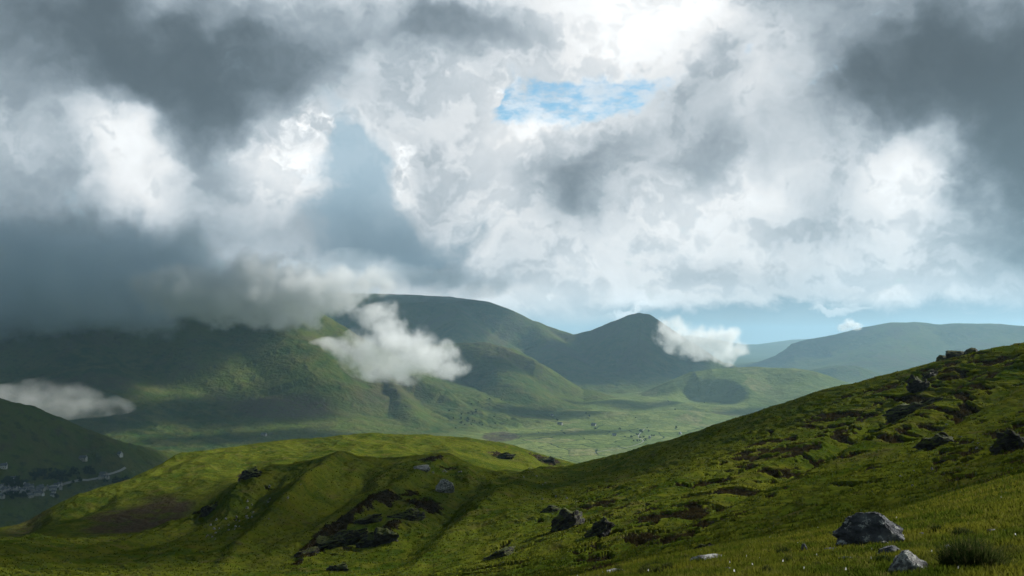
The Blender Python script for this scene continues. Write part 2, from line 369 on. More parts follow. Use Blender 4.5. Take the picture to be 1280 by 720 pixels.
# ------------------------------------------------------------------ grid meshes
def grid_normals(X, Y, Zv):
    P = np.stack([X, Y, Zv], -1); du = np.gradient(P, axis=0); dv = np.gradient(P, axis=1)
    n = np.cross(dv, du); n *= np.sign(n[..., 2:3]+1e-12); n /= np.linalg.norm(n, axis=-1, keepdims=True)+1e-12
    return n
def grid_object(name, X, Y, Zv, masks, facemask, mat, nrm=None):
    nc, nr = X.shape
    idx = np.arange(nc*nr).reshape(nc, nr)
    q = np.stack([idx[:-1, :-1], idx[:-1, 1:], idx[1:, 1:], idx[1:, :-1]], -1)[facemask]
    used = np.unique(q); remap = np.full(nc*nr, -1, np.int64); remap[used] = np.arange(len(used)); q = remap[q]
    V = np.stack([X.ravel(), Y.ravel(), Zv.ravel()], -1)[used].astype(np.float32)
    me = bpy.data.meshes.new(name)
    me.vertices.add(len(V)); me.vertices.foreach_set('co', V.ravel())
    # faces look upward
    a = V[q[0]]; nz = np.cross(a[1]-a[0], a[2]-a[0])[2]
    if nz < 0: q = q[:, ::-1]
    me.loops.add(q.size); me.loops.foreach_set('vertex_index', q.ravel().astype(np.int32))
    me.polygons.add(len(q)); me.polygons.foreach_set('loop_start', np.arange(0, q.size, 4, dtype=np.int32))
    me.polygons.foreach_set('use_smooth', np.ones(len(q), bool))
    me.update(calc_edges=True)
    at_ = me.color_attributes.new('cover', 'FLOAT_COLOR', 'POINT')
    at_.data.foreach_set('color', masks.reshape(-1, 4)[used].astype(np.float32).ravel())
    if nrm is not None: me.normals_split_custom_set_from_vertices(nrm.reshape(-1, 3)[used].astype(np.float32))
    me.materials.append(mat)
    o = bpy.data.objects.new(name, me); C.objects.link(o); return o
def tag(o, label=None, cat=None, group=None, kind=None):
    if label: o['label'] = label
    if cat: o['category'] = cat
    if group: o['group'] = group
    if kind: o['kind'] = kind
    return o
nn = grid_normals(NX, NY, Z)
Sf = Sg[:-1, :-1]
a_, _ = ray(np.array([0.]), np.array([0.]))
tag(grid_object('hillside', NX, NY, Z, masks_near, Sf < 8, M_NEAR, nn), 'steep green hillside with dark heather streaks dropping from the right to the bottom of the photo', 'hillside', kind='structure')
tag(grid_object('ridge', NX, NY, Z, masks_near, Sf >= 8, M_NEAR, nn), 'rounded sunlit grass ridge between the near hillside and the valley', 'ridge', kind='structure')
fn = grid_normals(FX, FY, FZ)
fid = ID[:-1, :-1]
FLAB = {0: ('valley_floor', 'flat green valley floor with small fields and hedges', 'valley'),
 1: ('mountain', 'broad dark mountain on the left with its top hidden in the grey cloud', 'mountain'),
 2: ('mountain', 'tall mountain in the centre with the cloud base resting on its left end', 'mountain'),
 3: ('mountain', 'pointed mountain right of the col, its summit free of cloud', 'mountain'),
 4: ('hill', 'rounded dark green hill below the tall central mountain', 'hill'),
 5: ('hill', 'green hill with a sharp spur under the bright low cloud', 'hill'),
 6: ('hill', 'low swelling rise in the sunlit middle of the valley', 'hill'),
 7: ('hill', 'flat-topped pale green hill with a shaded bowl in its side', 'hill'),
 8: ('hill', 'small dark blue hill behind the flat-topped hill', 'hill'),
 9: ('mountain', 'long hazy whaleback mountain on the right horizon', 'mountain'),
 10: ('hill', 'dark rounded hill at the left edge with mist behind it', 'hill'),
 11: ('hill', 'faint blue hills at the far horizon', 'hills'),
 12: ('hill', 'low dark rise at the foot of the left mountain', 'hill')}
for k in range(13):
    fm = fid == k
    if fm.sum() < 50: continue
    nm, lb, ct = FLAB[k]
    tag(grid_object(nm, FX, FY, FZ, masks_far, fm, M_FAR, fn), lb, ct, kind='structure')

def near_z(px, py, dmin=0, dmax=2000):
    """nearest ground point of the near terrain seen at px, py"""
    m = (D >= dmin) & (D <= dmax)
    e = np.where(m, (PXZ-px)**2+(PYZ-py)**2, 1e12)
    i = np.argmin(e); return np.array([NX.flat[i], NY.flat[i], Z.flat[i]])
PXZ, PYZ = proj(NX, NY, Z)
PXF, PYF = proj(FX, FY, FZ)

# ------------------------------------------------------------------ sun
SUN_AZ, SUN_EL = R(58), R(30)
sd = bpy.data.lights.new('sun', 'SUN'); sd.energy = 5.0; sd.angle = R(.5); sd.color = (1, .97, .92)
so = bpy.data.objects.new('sun', sd); C.objects.link(so)
sv = Vector((math.sin(SUN_AZ)*math.cos(SUN_EL), math.cos(SUN_AZ)*math.cos(SUN_EL), math.sin(SUN_EL)))
so.rotation_euler = sv.to_track_quat('Z', 'Y').to_euler(); so.location = sv*3000

# ------------------------------------------------------------------ sky
w = bpy.data.worlds.new('World'); SC.world = w; w.use_nodes = True
nt = w.node_tree; nt.nodes.clear(); b = NB(nt)
sky = b.n('ShaderNodeTexSky', sky_type='NISHITA', sun_disc=False, sun_elevation=SUN_EL, sun_rotation=SUN_AZ, altitude=300, air_density=1.1, dust_density=.3, ozone_density=3)
bg1 = b.n('ShaderNodeBackground'); b.l(b.mix(1., sky.outputs[0], (.92, 1.10, 1.0), 'MULTIPLY'), bg1.inputs[0]); bg1.inputs[1].default_value = .10
tc = b.n('ShaderNodeTexCoord'); dirv = b.vmath('NORMALIZE', tc.outputs['Generated'])
# warp of the direction by noise: gives the cloud masses their curling edges
wn = b.n('ShaderNodeTexNoise'); b.l(dirv, wn.inputs['Vector']); wn.inputs['Scale'].default_value = 5; wn.inputs['Detail'].default_value = 4; wn.inputs['Roughness'].default_value = .58
wv = b.vmath('SCALE', b.vmath('SUBTRACT', wn.outputs['Color'], (.5, .5, .5)), scale=.17)
wn2 = b.n('ShaderNodeTexNoise'); b.l(dirv, wn2.inputs['Vector']); wn2.inputs['Scale'].default_value = 22; wn2.inputs['Detail'].default_value = 4; wn2.inputs['Roughness'].default_value = .6
wv2 = b.vmath('SCALE', b.vmath('SUBTRACT', wn2.outputs['Color'], (.5, .5, .5)), scale=.045)
dw = b.vmath('ADD', b.vmath('ADD', dirv, wv), wv2)
def azel(v):
    sx = b.n('ShaderNodeSeparateXYZ'); b.l(v, sx.inputs[0])
    a = b.math('ARCTAN2', sx.outputs[0], sx.outputs[1]); e = b.math('ARCSINE', b.math('MAXIMUM', b.math('MINIMUM', sx.outputs[2], 1.), -1.))
    return a, e
A1, E1 = azel(dw); A0, E0 = azel(dirv)
def gauss(cx, cy, rx, ry, rot, amp, sharp=1.0):
    a, t = ray(cx, cy); a = float(a); e = math.atan(float(t)); k = 1/F
    c, s = math.cos(R(rot)), math.sin(R(rot))
    da = b.math('SUBTRACT', A1, a); de = b.math('SUBTRACT', E1, e)
    u = b.math('MULTIPLY_ADD', da, c/(rx*k), b.math('MULTIPLY', de, s/(rx*k)))
    v = b.math('MULTIPLY_ADD', da, -s/(ry*k), b.math('MULTIPLY', de, c/(ry*k)))
    q = b.math('MULTIPLY_ADD', u, u, b.math('MULTIPLY', v, v))
    return b.math('MULTIPLY', b.math('EXPONENT', b.math('MULTIPLY', q, -1.)), amp)
def total(lst, base):
    acc = base
    for g in lst: acc = b.math('ADD', acc, gauss(*g))
    return acc
# brightness of the cloud (display-linear), + brighter, - darker
BR = [
 (200,100,270,90,-12,-.42),(60,40,160,90,0,-.18),(420,60,140,90,-20,-.26),(275,230,70,120,20,-.34),(60,275,170,65,-12,-.42),(90,365,330,70,0,-.42),
 (250,320,120,50,0,-.16),(540,35,80,60,0,-.20),
 (185,215,105,42,-40,.34),(120,160,70,35,-30,.16),(365,205,62,55,0,.36),(330,250,60,60,0,.16),(395,348,110,32,-8,.36),(300,320,90,30,0,.12),
 (470,170,26,70,0,.16),(505,248,28,16,0,.22),(430,140,40,30,0,.16),(490,70,50,30,0,.12),(590,120,60,50,0,.14),
 (620,30,110,40,0,-.22),(440,290,70,60,0,-.20),(520,330,120,35,-5,-.36),(620,300,60,40,0,.14),(560,385,120,14,0,.20),
 (740,245,56,50,10,-.36),(735,185,60,35,0,-.14),(870,185,60,45,20,-.22),(800,20,110,45,0,.14),(860,130,60,26,20,-.12),(900,85,60,18,25,-.18),(900,40,50,40,0,.20),
 (680,170,60,30,0,.16),(640,210,40,60,0,.12),(930,240,90,30,0,.14),(700,330,90,50,0,.06),
 (1190,55,210,95,-12,-.50),(1275,230,60,140,5,-.46),(1060,135,90,36,25,-.30),(1010,60,60,60,0,-.12),(1160,195,60,48,0,.22),(1040,255,75,40,0,-.18),(1010,330,80,30,0,.02),
 (860,330,70,22,-15,-.16),(1110,300,60,30,0,.06),(1150,335,140,24,0,-.10),(1030,368,70,12,0,.22),(770,380,40,14,0,.18),(720,380,60,12,0,.12),(300,100,80,60,0,-.08),
]
BR += [(830,35,170,75,0,.09),(1262,250,60,90,0,-.20),(1140,300,120,40,0,-.08),(930,320,70,40,0,.06),(60,330,260,90,0,-.12)]
BASE_LUM = .655
fb = b.n('ShaderNodeTexNoise'); b.l(b.vmath('MULTIPLY', dw, (1, 1, 1.5)), fb.inputs['Vector']); fb.inputs['Scale'].default_value = 5.5; fb.inputs['Detail'].default_value = 8; fb.inputs['Roughness'].default_value = .55
fb2 = b.n('ShaderNodeTexNoise'); b.l(b.vmath('MULTIPLY', dw, (1, 1, 1.7)), fb2.inputs['Vector']); fb2.inputs['Scale'].default_value = 17; fb2.inputs['Detail'].default_value = 6; fb2.inputs['Roughness'].default_value = .6
n_a = b.math('SUBTRACT', fb.outputs[0], .5); n_b = b.math('SUBTRACT', fb2.outputs[0], .5)
# heaped cloud: rounded cells, and the same cells a step toward the bright part of the sky, to light their near sides
hv = b.vmath('ADD', b.vmath('ADD', dirv, b.vmath('SCALE', wv, scale=.55)), b.vmath('SCALE', wv2, scale=1.3))
def heaps(v, scale, detail):
    vo = b.n('ShaderNodeTexVoronoi', feature='F1'); b.l(b.vmath('MULTIPLY', v, (1, 1, 1.35)), vo.inputs['Vector'])
    vo.inputs['Scale'].default_value = scale; vo.inputs['Detail'].default_value = detail; vo.inputs['Roughness'].default_value = .58; vo.inputs['Lacunarity'].default_value = 2.3
    return vo.outputs['Distance']
la, lt = ray(840, -120); le = math.atan(float(lt)); la = float(la)
LV = (math.sin(la)*math.cos(le), math.cos(la)*math.cos(le), math.sin(le))
h1 = heaps(hv, 6.5, 3.4)
h2 = heaps(b.vmath('ADD', hv, tuple(-.030*x for x in LV)), 6.5, 3.4)
h0 = b.math('SUBTRACT', .55, h1)
relief = b.math('MAXIMUM', b.math('MINIMUM', b.math('SUBTRACT', h1, h2), .13), -.09)
lum = total(BR, BASE_LUM)
lum = b.math('ADD', lum, b.math('MULTIPLY_ADD', n_a, .75, b.math('MULTIPLY', n_b, .20)))
lum = b.math('MULTIPLY_ADD', b.math('MULTIPLY', relief, b.mapr(lum, .20, .6)), .65, lum)
HOLE = [(690,122,85,34,8,1.5),(770,110,62,26,0,1.3),(728,95,16,26,0,.5),(630,125,22,26,0,.9),(925,105,9,12,0,.6)]
hole = total(HOLE, 0.)
hole = b.math('ADD', hole, b.math('MULTIPLY_ADD', n_b, 2.4, b.math('MULTIPLY', n_a, 1.2)))
VEIL = [(448,212,32,66,12,.85),(422,285,75,55,0,.8),(520,328,120,32,-5,.8),(610,285,50,30,0,.55),(500,290,60,30,0,.4)]
veil = b.math('ADD', total(VEIL, 0.), b.math('MULTIPLY_ADD', n_b, 1.4, b.math('MULTIPLY', n_a, .9)))
veilm = b.mapr(veil, .15, .80)
holem = b.mapr(hole, .40, 1.15)
# bright cumulus with firm edges, standing in front of the veil and the openings
CUM = [(408,150,48,50,0,.95),(385,215,50,52,10,.8),(500,200,34,84,6,.95),(590,150,50,60,0,.7),(612,118,16,18,0,.8),(690,172,70,24,0,.8),(650,240,44,60,0,.8),(640,300,46,44,0,.75),(720,320,70,40,0,.5),(1060,320,90,30,0,.4),(560,230,40,50,0,.6),(140,180,50,34,-30,.4),
       (300,250,60,40,0,.3),(1165,190,56,46,0,.8),(960,240,110,40,0,.4),(850,60,80,50,0,.5),(200,220,70,34,-40,.5),
       (1030,372,58,13,0,.95),(725,384,60,12,0,.8),(775,380,26,12,0,.7),(950,366,60,12,0,.7),(860,358,70,14,0,.8),(1150,366,90,16,0,.8),(1250,372,60,10,0,.7),(690,366,80,22,0,.8)]
cum = b.math('ADD', total(CUM, 0.), b.math('MULTIPLY_ADD', h0, 1.05, b.math('MULTIPLY', n_b, 1.0)))
cumm = b.mapr(cum, .44, .78)
cl_lum = b.math('ADD', b.math('MULTIPLY_ADD', relief, 1.5, .72), b.math('MULTIPLY_ADD', n_b, .18, b.math('MULTIPLY', total([(840,60,330,200,0,.16)], 0.), 1.)))
cl_lum = b.math('MULTIPLY_ADD', b.math('MULTIPLY', b.math('SUBTRACT', lum, .62), 1.), .55, cl_lum)
cl_lum = b.math('SMOOTH_MIN', cl_lum, .98, .25)
lum = b.math('ADD', lum, b.mapr(E0, .34, .55, 0., -.62))      # unseen sky overhead darkened to dim the ambient light
lum = b.math('ADD', lum, b.mapr(b.math('ABSOLUTE', b.math('SUBTRACT', A0, .45)), .95, 1.7, 0., -.40))      # unseen sky behind darkened likewise, away from the sun
def finish(l, lo=.10):
    l = b.math('SMOOTH_MAX', l, lo, .26); l = b.math('SMOOTH_MIN', l, 1.15, .15)
    t = b.mix(b.mapr(l, .10, .75, t='LINEAR'), (.76, .98, 1.16), (.98, 1.0, 1.01))
    return b.vmath('SCALE', t, scale=l)
ccol = finish(lum)
ccol = b.mix(b.math('MULTIPLY', veilm, .80), ccol, b.mix(b.mapr(E0, .06, .20), (.15, .21, .26), (.30, .43, .52)))
# low band of clear hazy air under the cloud base, right of the pointed mountain
e_hi, e_lo = [math.atan(float(ray(980, r_)[1])) for r_ in (372, 392)]
bandm = b.math('MULTIPLY', b.mapr(b.math('MULTIPLY_ADD', n_b, .05, E0), e_lo, e_hi, 1., 0.), b.mapr(A0, float(ray(690, 400)[0]), float(ray(800, 400)[0])))
bgh = b.n('ShaderNodeBackground'); bgh.inputs[1].default_value = .54
b.l(b.mix(b.mapr(b.math('MULTIPLY_ADD', n_b, .03, E0), .0, .045), (.56, .68, .72), (.28, .44, .56)), bgh.inputs[0])
bg2 = b.n('ShaderNodeBackground'); b.l(ccol, bg2.inputs[0]); bg2.inputs[1].default_value = .87
bg3 = b.n('ShaderNodeBackground'); b.l(finish(cl_lum), bg3.inputs[0]); bg3.inputs[1].default_value = .87
def mixsh(f, x, y):
    m_ = b.n('ShaderNodeMixShader'); b.l(f, m_.inputs[0]); b.l(x.outputs[0], m_.inputs[1]); b.l(y.outputs[0], m_.inputs[2]); return m_
wisp = b.mapr(b.noise(b.vmath('MULTIPLY', dirv, (1, 1, 2.6)), 26, 5, .65), .34, .64, 1., .3)
mx = mixsh(b.math('MULTIPLY', holem, wisp), bg2, bg1)
mx = mixsh(bandm, mx, bgh)
front = b.math('MULTIPLY', cumm, b.mapr(b.math('ABSOLUTE', A0), .9, 1.2, 1., .0))
mx = mixsh(b.math('MULTIPLY', front, b.mapr(E0, .36, .5, 1., 0.)), mx, bg3)
out = b.n('ShaderNodeOutputWorld'); b.l(mx.outputs[0], out.inputs[0])
w.cycles.sampling_method = 'MANUAL'; w.cycles.sample_map_resolution = 512


# ------------------------------------------------------------------ clouds among the hills: closed bodies of drifting droplets
def union_mesh(name, balls, grow, vox):
    bm = bmesh.new()
    for c, r in balls:
        rr = np.array(r, float)*grow*np.ones(3)
        bmesh.ops.create_icosphere(bm, subdivisions=3, radius=1, matrix=Matrix.Translation(c) @ Matrix.Diagonal((*rr, 1)))
    me = bpy.data.meshes.new(name); bm.to_mesh(me); bm.free()
    o = bpy.data.objects.new(name, me); C.objects.link(o)
    md = o.modifiers.new('r', 'REMESH'); md.mode = 'VOXEL'; md.voxel_size = vox
    dg = bpy.context.evaluated_depsgraph_get(); m2 = bpy.data.meshes.new_from_object(o.evaluated_get(dg))
    o.modifiers.clear(); o.data = m2; m2.name = name
    return o
def cloud(name, label, group, d, blobs, dens, nscale, amp=.8, thr=.30, soft=.25, depth=.8, step=1., aniso=.2, col=(.98, .995, 1), kind=None, warp=1.1):
    """blobs: (px, py, rx, ry, [distance offset])"""
    balls = []
    for q in blobs:
        px, py, rx, ry = q[:4]; dd = d+(q[4] if len(q) > 4 else 0)
        c = at(px, py, dd); k = dd/F
        balls.append((Vector(c), (rx*k, (rx+ry)/2*k*depth, ry*k)))
    cen = sum((c for c, _ in balls), Vector())/len(balls)
    balls = [(c-cen, r) for c, r in balls]
    o = union_mesh(name, balls, 1.36, min(min(r) for _, r in balls)*.30); o.location = cen
    m, nt = newmat(name+'_vapour'); b = NB(nt)
    tcn = b.n('ShaderNodeTexCoord'); p = tcn.outputs['Object']
    nw = b.n('ShaderNodeTexNoise'); b.l(p, nw.inputs['Vector']); nw.inputs['Scale'].default_value = 1/(nscale*1.6); nw.inputs['Detail'].default_value = 1
    pw = b.vmath('ADD', p, b.vmath('SCALE', b.vmath('SUBTRACT', nw.outputs['Color'], (.5, .5, .5)), scale=nscale*warp))
    f = None
    for c, r in balls:
        v = b.vmath('MULTIPLY', b.vmath('SUBTRACT', pw, tuple(c)), tuple(1/x for x in r))
        ln = b.n('ShaderNodeVectorMath', operation='LENGTH'); b.l(v, ln.inputs[0]); g = b.math('SUBTRACT', 1., ln.outputs['Value'])
        f = g if f is None else b.math('SMOOTH_MAX', f, g, .25)
    nz_ = b.math('SUBTRACT', b.noise(p, 1/nscale, 5, .66), .5)
    f2 = b.math('MULTIPLY_ADD', nz_, amp*2, f)
    den = b.math('MULTIPLY', b.mapr(f2, thr-soft, thr+soft), dens)
    den = b.math('MULTIPLY', den, b.mapr(f, -.33, .02))
    vol = b.n('ShaderNodeVolumePrincipled'); vol.inputs['Color'].default_value = (*col, 1); vol.inputs['Anisotropy'].default_value = aniso
    b.l(den, vol.inputs['Density'])
    out = b.n('ShaderNodeOutputMaterial'); b.l(vol.outputs[0], out.inputs['Volume'])
    m.cycles.volume_step_rate = step
    o.data.materials.clear(); o.data.materials.append(m)
    for pl in o.data.polygons: pl.use_smooth = True
    tag(o, label, 'cloud', group, kind)
    return o
if 'clouds' not in QUICK:
    cloud('cloud', 'bright white ragged cloud with a peaked top drifting low in front of the central mountains', None, 4400,
      [(462,394,22,20),(480,408,30,28),(494,428,38,30),(530,445,40,26),(562,459,26,16),(455,440,36,22),(430,434,24,14),(408,432,18,9),(500,455,44,22),(470,462,28,12)], .013, 100, amp=1.7, thr=.26, soft=.48, aniso=.4, step=.35, warp=1.5)
    cloud('cloud', 'white shred of cloud against the right side of the pointed mountain', None, 6600,
      [(836,404,16,13),(846,420,24,18),(868,428,28,18),(895,424,28,18),(912,420,20,14),(905,440,24,14),(925,437,14,10)], .011, 110, amp=1.7, thr=.24, soft=.46, aniso=.4, step=.35, warp=1.5)
    cloud('cloud', 'tiny white cloud puff just above the long hazy mountain', None, 13500,
      [(1054,409,9,6),(1062,405,10,8),(1071,408,8,6)], .012, 60, aniso=.4, step=.6)
    cloud('mist', 'thin grey mist lying behind the dark rounded hill at the left edge', None, 3600,
      [(0,500,50,13),(45,497,36,16),(75,492,30,17),(100,500,34,15),(135,508,26,8),(-60,500,60,14),(62,510,70,10)], .0034, 110, amp=1.5, thr=.25, soft=.5, step=.5, warp=1.5)
    cloud('cloud', 'bright white tattered cloud at the right end of the bank over the left mountain', None, 4650,
      [(225,366,54,30),(275,370,56,34),(320,362,58,44),(372,366,54,40),(412,360,40,30),(438,352,28,20),(482,352,22,20),(345,374,46,18),(410,374,34,16)], 
      .016, 110, amp=1.6, thr=.24, soft=.45, aniso=.4, step=.3, warp=1.5)
    cloud('cloud', 'flat slate grey cloud capping the left end of the tall central mountain', None, 9300,
      [(440,344,60,26),(500,350,60,22),(555,354,50,18),(600,356,36,14),(400,350,60,26)], .0016, 300, amp=1.3, thr=.2, soft=.5, step=.4, col=(.86,.94,1))
    cloud('cloud_bank', 'huge dark grey cloud resting on the left mountain, its right end brighter', None, 5500,
      [(-330,328,260,84),(-80,336,240,78),(120,340,200,72),(215,334,80,54),(150,366,170,46),(0,372,260,44)], .0060, 240, amp=1.0, soft=.30, step=.35, depth=.45, col=(.86,.94,1))
# unseen high clouds, added to put chosen parts of the land in shade
def shade_cloud(px, py, d, rx, ry, H=6500, rot=0):
    g = at(px, py, d); t = (H-g[2])/math.tan(SUN_EL)
    c = Vector((g[0]+t*math.sin(SUN_AZ), g[1]+t*math.cos(SUN_AZ), H))
    bm = bmesh.new(); bmesh.ops.create_icosphere(bm, subdivisions=5, radius=1)
    for v in bm.verts:
        n_ = v.co.copy(); k = 1+.30*mn.noise(n_*1.3+c*.001)+.22*mn.noise(n_*3.1+c*.002)+.12*mn.noise(n_*7+c*.003)
        v.co = Vector((n_.x*rx*k, n_.y*ry*k, n_.z*260*k*(1 if n_.z > 0 else .5)))
    me = bpy.data.meshes.new('cloud'); bm.to_mesh(me); bm.free(); me.materials.append(M_SHADE_CLOUD)
    for p in me.polygons: p.use_smooth = True
    o = bpy.data.objects.new('cloud', me); C.objects.link(o); o.location = c; o.rotation_euler.z = R(rot)  # added shade caster, placed out of view
    u, v = proj(c.x, c.y, c.z)
    print('high cloud at', round(float(u)), round(float(v)), 'r px', round(rx/c.y*F))
    tag(o, 'unseen high cloud added up and to the right to shade the land', 'cloud', 'unseen high clouds added for shade', 'structure')
M_SHADE_CLOUD, nt = newmat('high_cloud_vapour'); b = NB(nt)
vol = b.n('ShaderNodeVolumePrincipled'); vol.inputs['Density'].default_value = .008; vol.inputs['Anisotropy'].default_value = .3
out = b.n('ShaderNodeOutputMaterial'); b.l(vol.outputs[0], out.inputs['Volume'])
SHADE = [(-20,598,2750,620,450),(60,640,1500,700,420),(0,450,5100,1000,600),(290,388,5800,700,260),(235,432,5300,380,260),(60,702,290,120,50),(-60,330,5500,1150,800),(-300,330,5500,1500,900),(520,400,9500,1000,800),(800,430,9000,1050,700),
         (300,520,4600,420,180),(690,515,5400,330,120),(730,541,4650,230,55),(960,505,6000,230,80),(600,470,6200,260,120),(170,640,520,170,110),(880,508,430,130,46),(1500,470,200,60,50),(960,440,14500,1500,900)]
if 'shade' not in QUICK:
    for q in SHADE: shade_cloud(*q)
# ------------------------------------------------------------------ the air
if 'haze' not in QUICK:
    me = bpy.data.meshes.new('haze'); bm = bmesh.new(); bmesh.ops.create_cube(bm, size=1)
    for v in bm.verts: v.co = Vector((v.co.x*134000, v.co.y*134000, 760+60 if v.co.z > 0 else -640))
    bm.to_mesh(me); bm.free(); ho = bpy.data.objects.new('haze', me); C.objects.link(ho)
    m, nt = newmat('air'); b = NB(nt)
    vol = b.n('ShaderNodeVolumePrincipled'); vol.inputs['Color'].default_value = (.44, .72, .92, 1); vol.inputs['Density'].default_value = 3.2e-5; vol.inputs['Anisotropy'].default_value = .25
    out = b.n('ShaderNodeOutputMaterial'); b.l(vol.outputs[0], out.inputs['Volume'])
    me.materials.append(m); tag(ho, 'pale blue haze filling the valley and fading the far mountains', 'haze', kind='stuff')
# ------------------------------------------------------------------ placing things on the ground
def far_z(x, y):
    a = math.atan2(x, y); d = math.hypot(x, y)
    i = min(max(np.searchsorted(AZF, a)-1, 0), len(AZF)-2); j = min(max(np.searchsorted(FD, d)-1, 0), len(FD)-2)
    u = (a-AZF[i])/(AZF[i+1]-AZF[i]); v = (d-FD[j])/(FD[j+1]-FD[j])
    return float((FZ[i, j]*(1-v)+FZ[i, j+1]*v)*(1-u)+(FZ[i+1, j]*(1-v)+FZ[i+1, j+1]*v)*u)
def mesh_obj(name, V, Fc, mat, parent=None, smooth=False):
    me = bpy.data.meshes.new(name); me.from_pydata(V, [], Fc); me.materials.append(mat)
    if smooth:
        for p in me.polygons: p.use_smooth = True
    o = bpy.data.objects.new(name, me); C.objects.link(o); o.parent = parent; return o

# ------------------------------------------------------------------ rocks
def rock_mat(name, dark, light, lichen, sc=1., cap=False):
    m, nt = newmat(name); b = NB(nt)
    p = b.n('ShaderNodeTexCoord').outputs['Object']
    n1 = b.noise(p, 2.2*sc, 6, .62); n2 = b.noise(p, 9*sc, 6, .65); n3 = b.noise(p, 34*sc, 4, .7)
    lay = b.noise(b.vmath('MULTIPLY', p, (1.2*sc, 1.2*sc, 6*sc)), 1.2, 5, .6)
    col = b.mix(b.mapr(n1, .35, .68), dark, light)
    col = b.mix(b.mapr(lay, .50, .60, 0, .7), col, tuple(x*.35 for x in dark))
    col = b.mix(b.mapr(n2, .46, .34, 0, .7), col, tuple(x*.4 for x in dark))
    col = b.mix(b.math('MULTIPLY', b.mapr(n2, 1-lichen*.5, 1.06-lichen*.5), b.mapr(n3, .35, .5)), col, (.50, .51, .47))
    col = b.mix(b.mapr(n3, .62, .75, 0, .6), col, (.36, .36, .32))
    if cap:   # turf growing on the ledges
        sx = b.n('ShaderNodeSeparateXYZ'); b.l(b.n('ShaderNodeNewGeometry').outputs['Normal'], sx.inputs[0])
        tf = b.mapr(b.math('ADD', sx.outputs[2], b.math('MULTIPLY_ADD', n1, 1.0, -.5)), .52, .68)
        col = b.mix(tf, col, b.mix(b.mapr(n2, .35, .65), (.030, .045, .005), (.075, .085, .008)))
    bp = b.n('ShaderNodeBump'); bp.inputs['Strength'].default_value = 1; bp.inputs['Distance'].default_value = .10/sc
    b.l(b.math('ADD', b.math('MULTIPLY_ADD', n2, .8, b.math('MULTIPLY', n3, .35)), b.math('MULTIPLY', lay, .8)), bp.inputs['Height'])
    pr = b.n('ShaderNodeBsdfPrincipled'); b.inp(pr.inputs['Base Color'], col); pr.inputs['Roughness'].default_value = .85
    pr.inputs['Specular IOR Level'].default_value = .3
    b.l(bp.outputs[0], pr.inputs['Normal']); out = b.n('ShaderNodeOutputMaterial'); b.l(pr.outputs[0], out.inputs[0]); return m
M_BOULDER = rock_mat('grey_boulder', (.060, .066, .074), (.20, .21, .22), .86)
M_PALE = rock_mat('lichen_rock', (.13, .13, .13), (.30, .30, .29), 1.05)
M_CRAG = rock_mat('crag_rock', (.018, .017, .014), (.065, .062, .052), .66, .30, True)
M_CRAGP = rock_mat('weathered_crag', (.07, .07, .07), (.26, .26, .25), 1.05, .30)
def rock_mesh(seed, w, dp, h, sub=5, rough=1., cuts=15, name_crag=False):
    rr = random.Random(seed); bm = bmesh.new(); bmesh.ops.create_icosphere(bm, subdivisions=sub, radius=1)
    off = Vector((rr.uniform(-50, 50), rr.uniform(-50, 50), rr.uniform(-50, 50)))
    pl = []
    for _ in range(cuts):
        n_ = Vector((rr.gauss(0, 1), rr.gauss(0, 1), rr.gauss(0, .7)+.2)).normalized(); pl.append((n_, rr.uniform(.50, .86)))
    for v in bm.verts:
        c = v.co.copy()
        for n_, q in pl:
            t = c.dot(n_)-q
            if t > 0: c -= n_*t*.95
        n0 = v.co
        k = .12*mn.noise(n0*1.7+off)+.06*mn.noise(n0*4.1+off)+.05*(1-2*abs(mn.noise(n0*9+off)))*1.2+.03*mn.noise(n0*21+off)
        if name_crag:
            q = mn.noise(Vector((n0.x*2.6, n0.y*.8, seed*.37))); c.z *= .72+.45*q; k += .20*(abs(mn.noise(n0*3.1-off))-.25)
        led = .05*math.sin(c.z*13+4*mn.noise(n0*2+off))*(1-abs(n0.z))
        c = c*(1+k*rough+led*rough)
        v.co = Vector((c.x*w/2, c.y*dp/2, (c.z+.30)*h/1.2))
    me = bpy.data.meshes.new('rock'); bm.to_mesh(me); bm.free()
    for p in me.polygons: p.use_smooth = True
    return me
def put_rock(name, label, px, row, wpx, hpx, mat, dr=(0, 3000), rot=None, sub=5, group=None, cat='rock', depth=.8, tilt=0, rough=1.):
    g = near_z(px, row, *dr); d = math.hypot(g[0], g[1]); k = d/F
    crag = nm_is_crag = name == 'crag'
    me = rock_mesh(int(px*31+row*17), wpx*k*(1.4 if crag else 1), wpx*k*depth*(.8 if crag else 1), hpx*k*(.85 if crag else 1.05), sub, rough*(1.5 if crag else 1), name_crag=crag)
    me.name = name; me.materials.append(mat)
    o = bpy.data.objects.new(name, me); C.objects.link(o); o.location = (g[0], g[1]+wpx*k*.15, g[2]-hpx*k*(.10 if crag else .08))
    rr = random.Random(int(px*7+row)); o.rotation_euler = (rr.uniform(-.1, .1), R(tilt)+rr.uniform(-.08, .08), rr.uniform(-.5, .5) if rot is None else R(rot))
    tag(o, label, cat, group); return o
NEARD = (6, 70); MID = (70, 700)
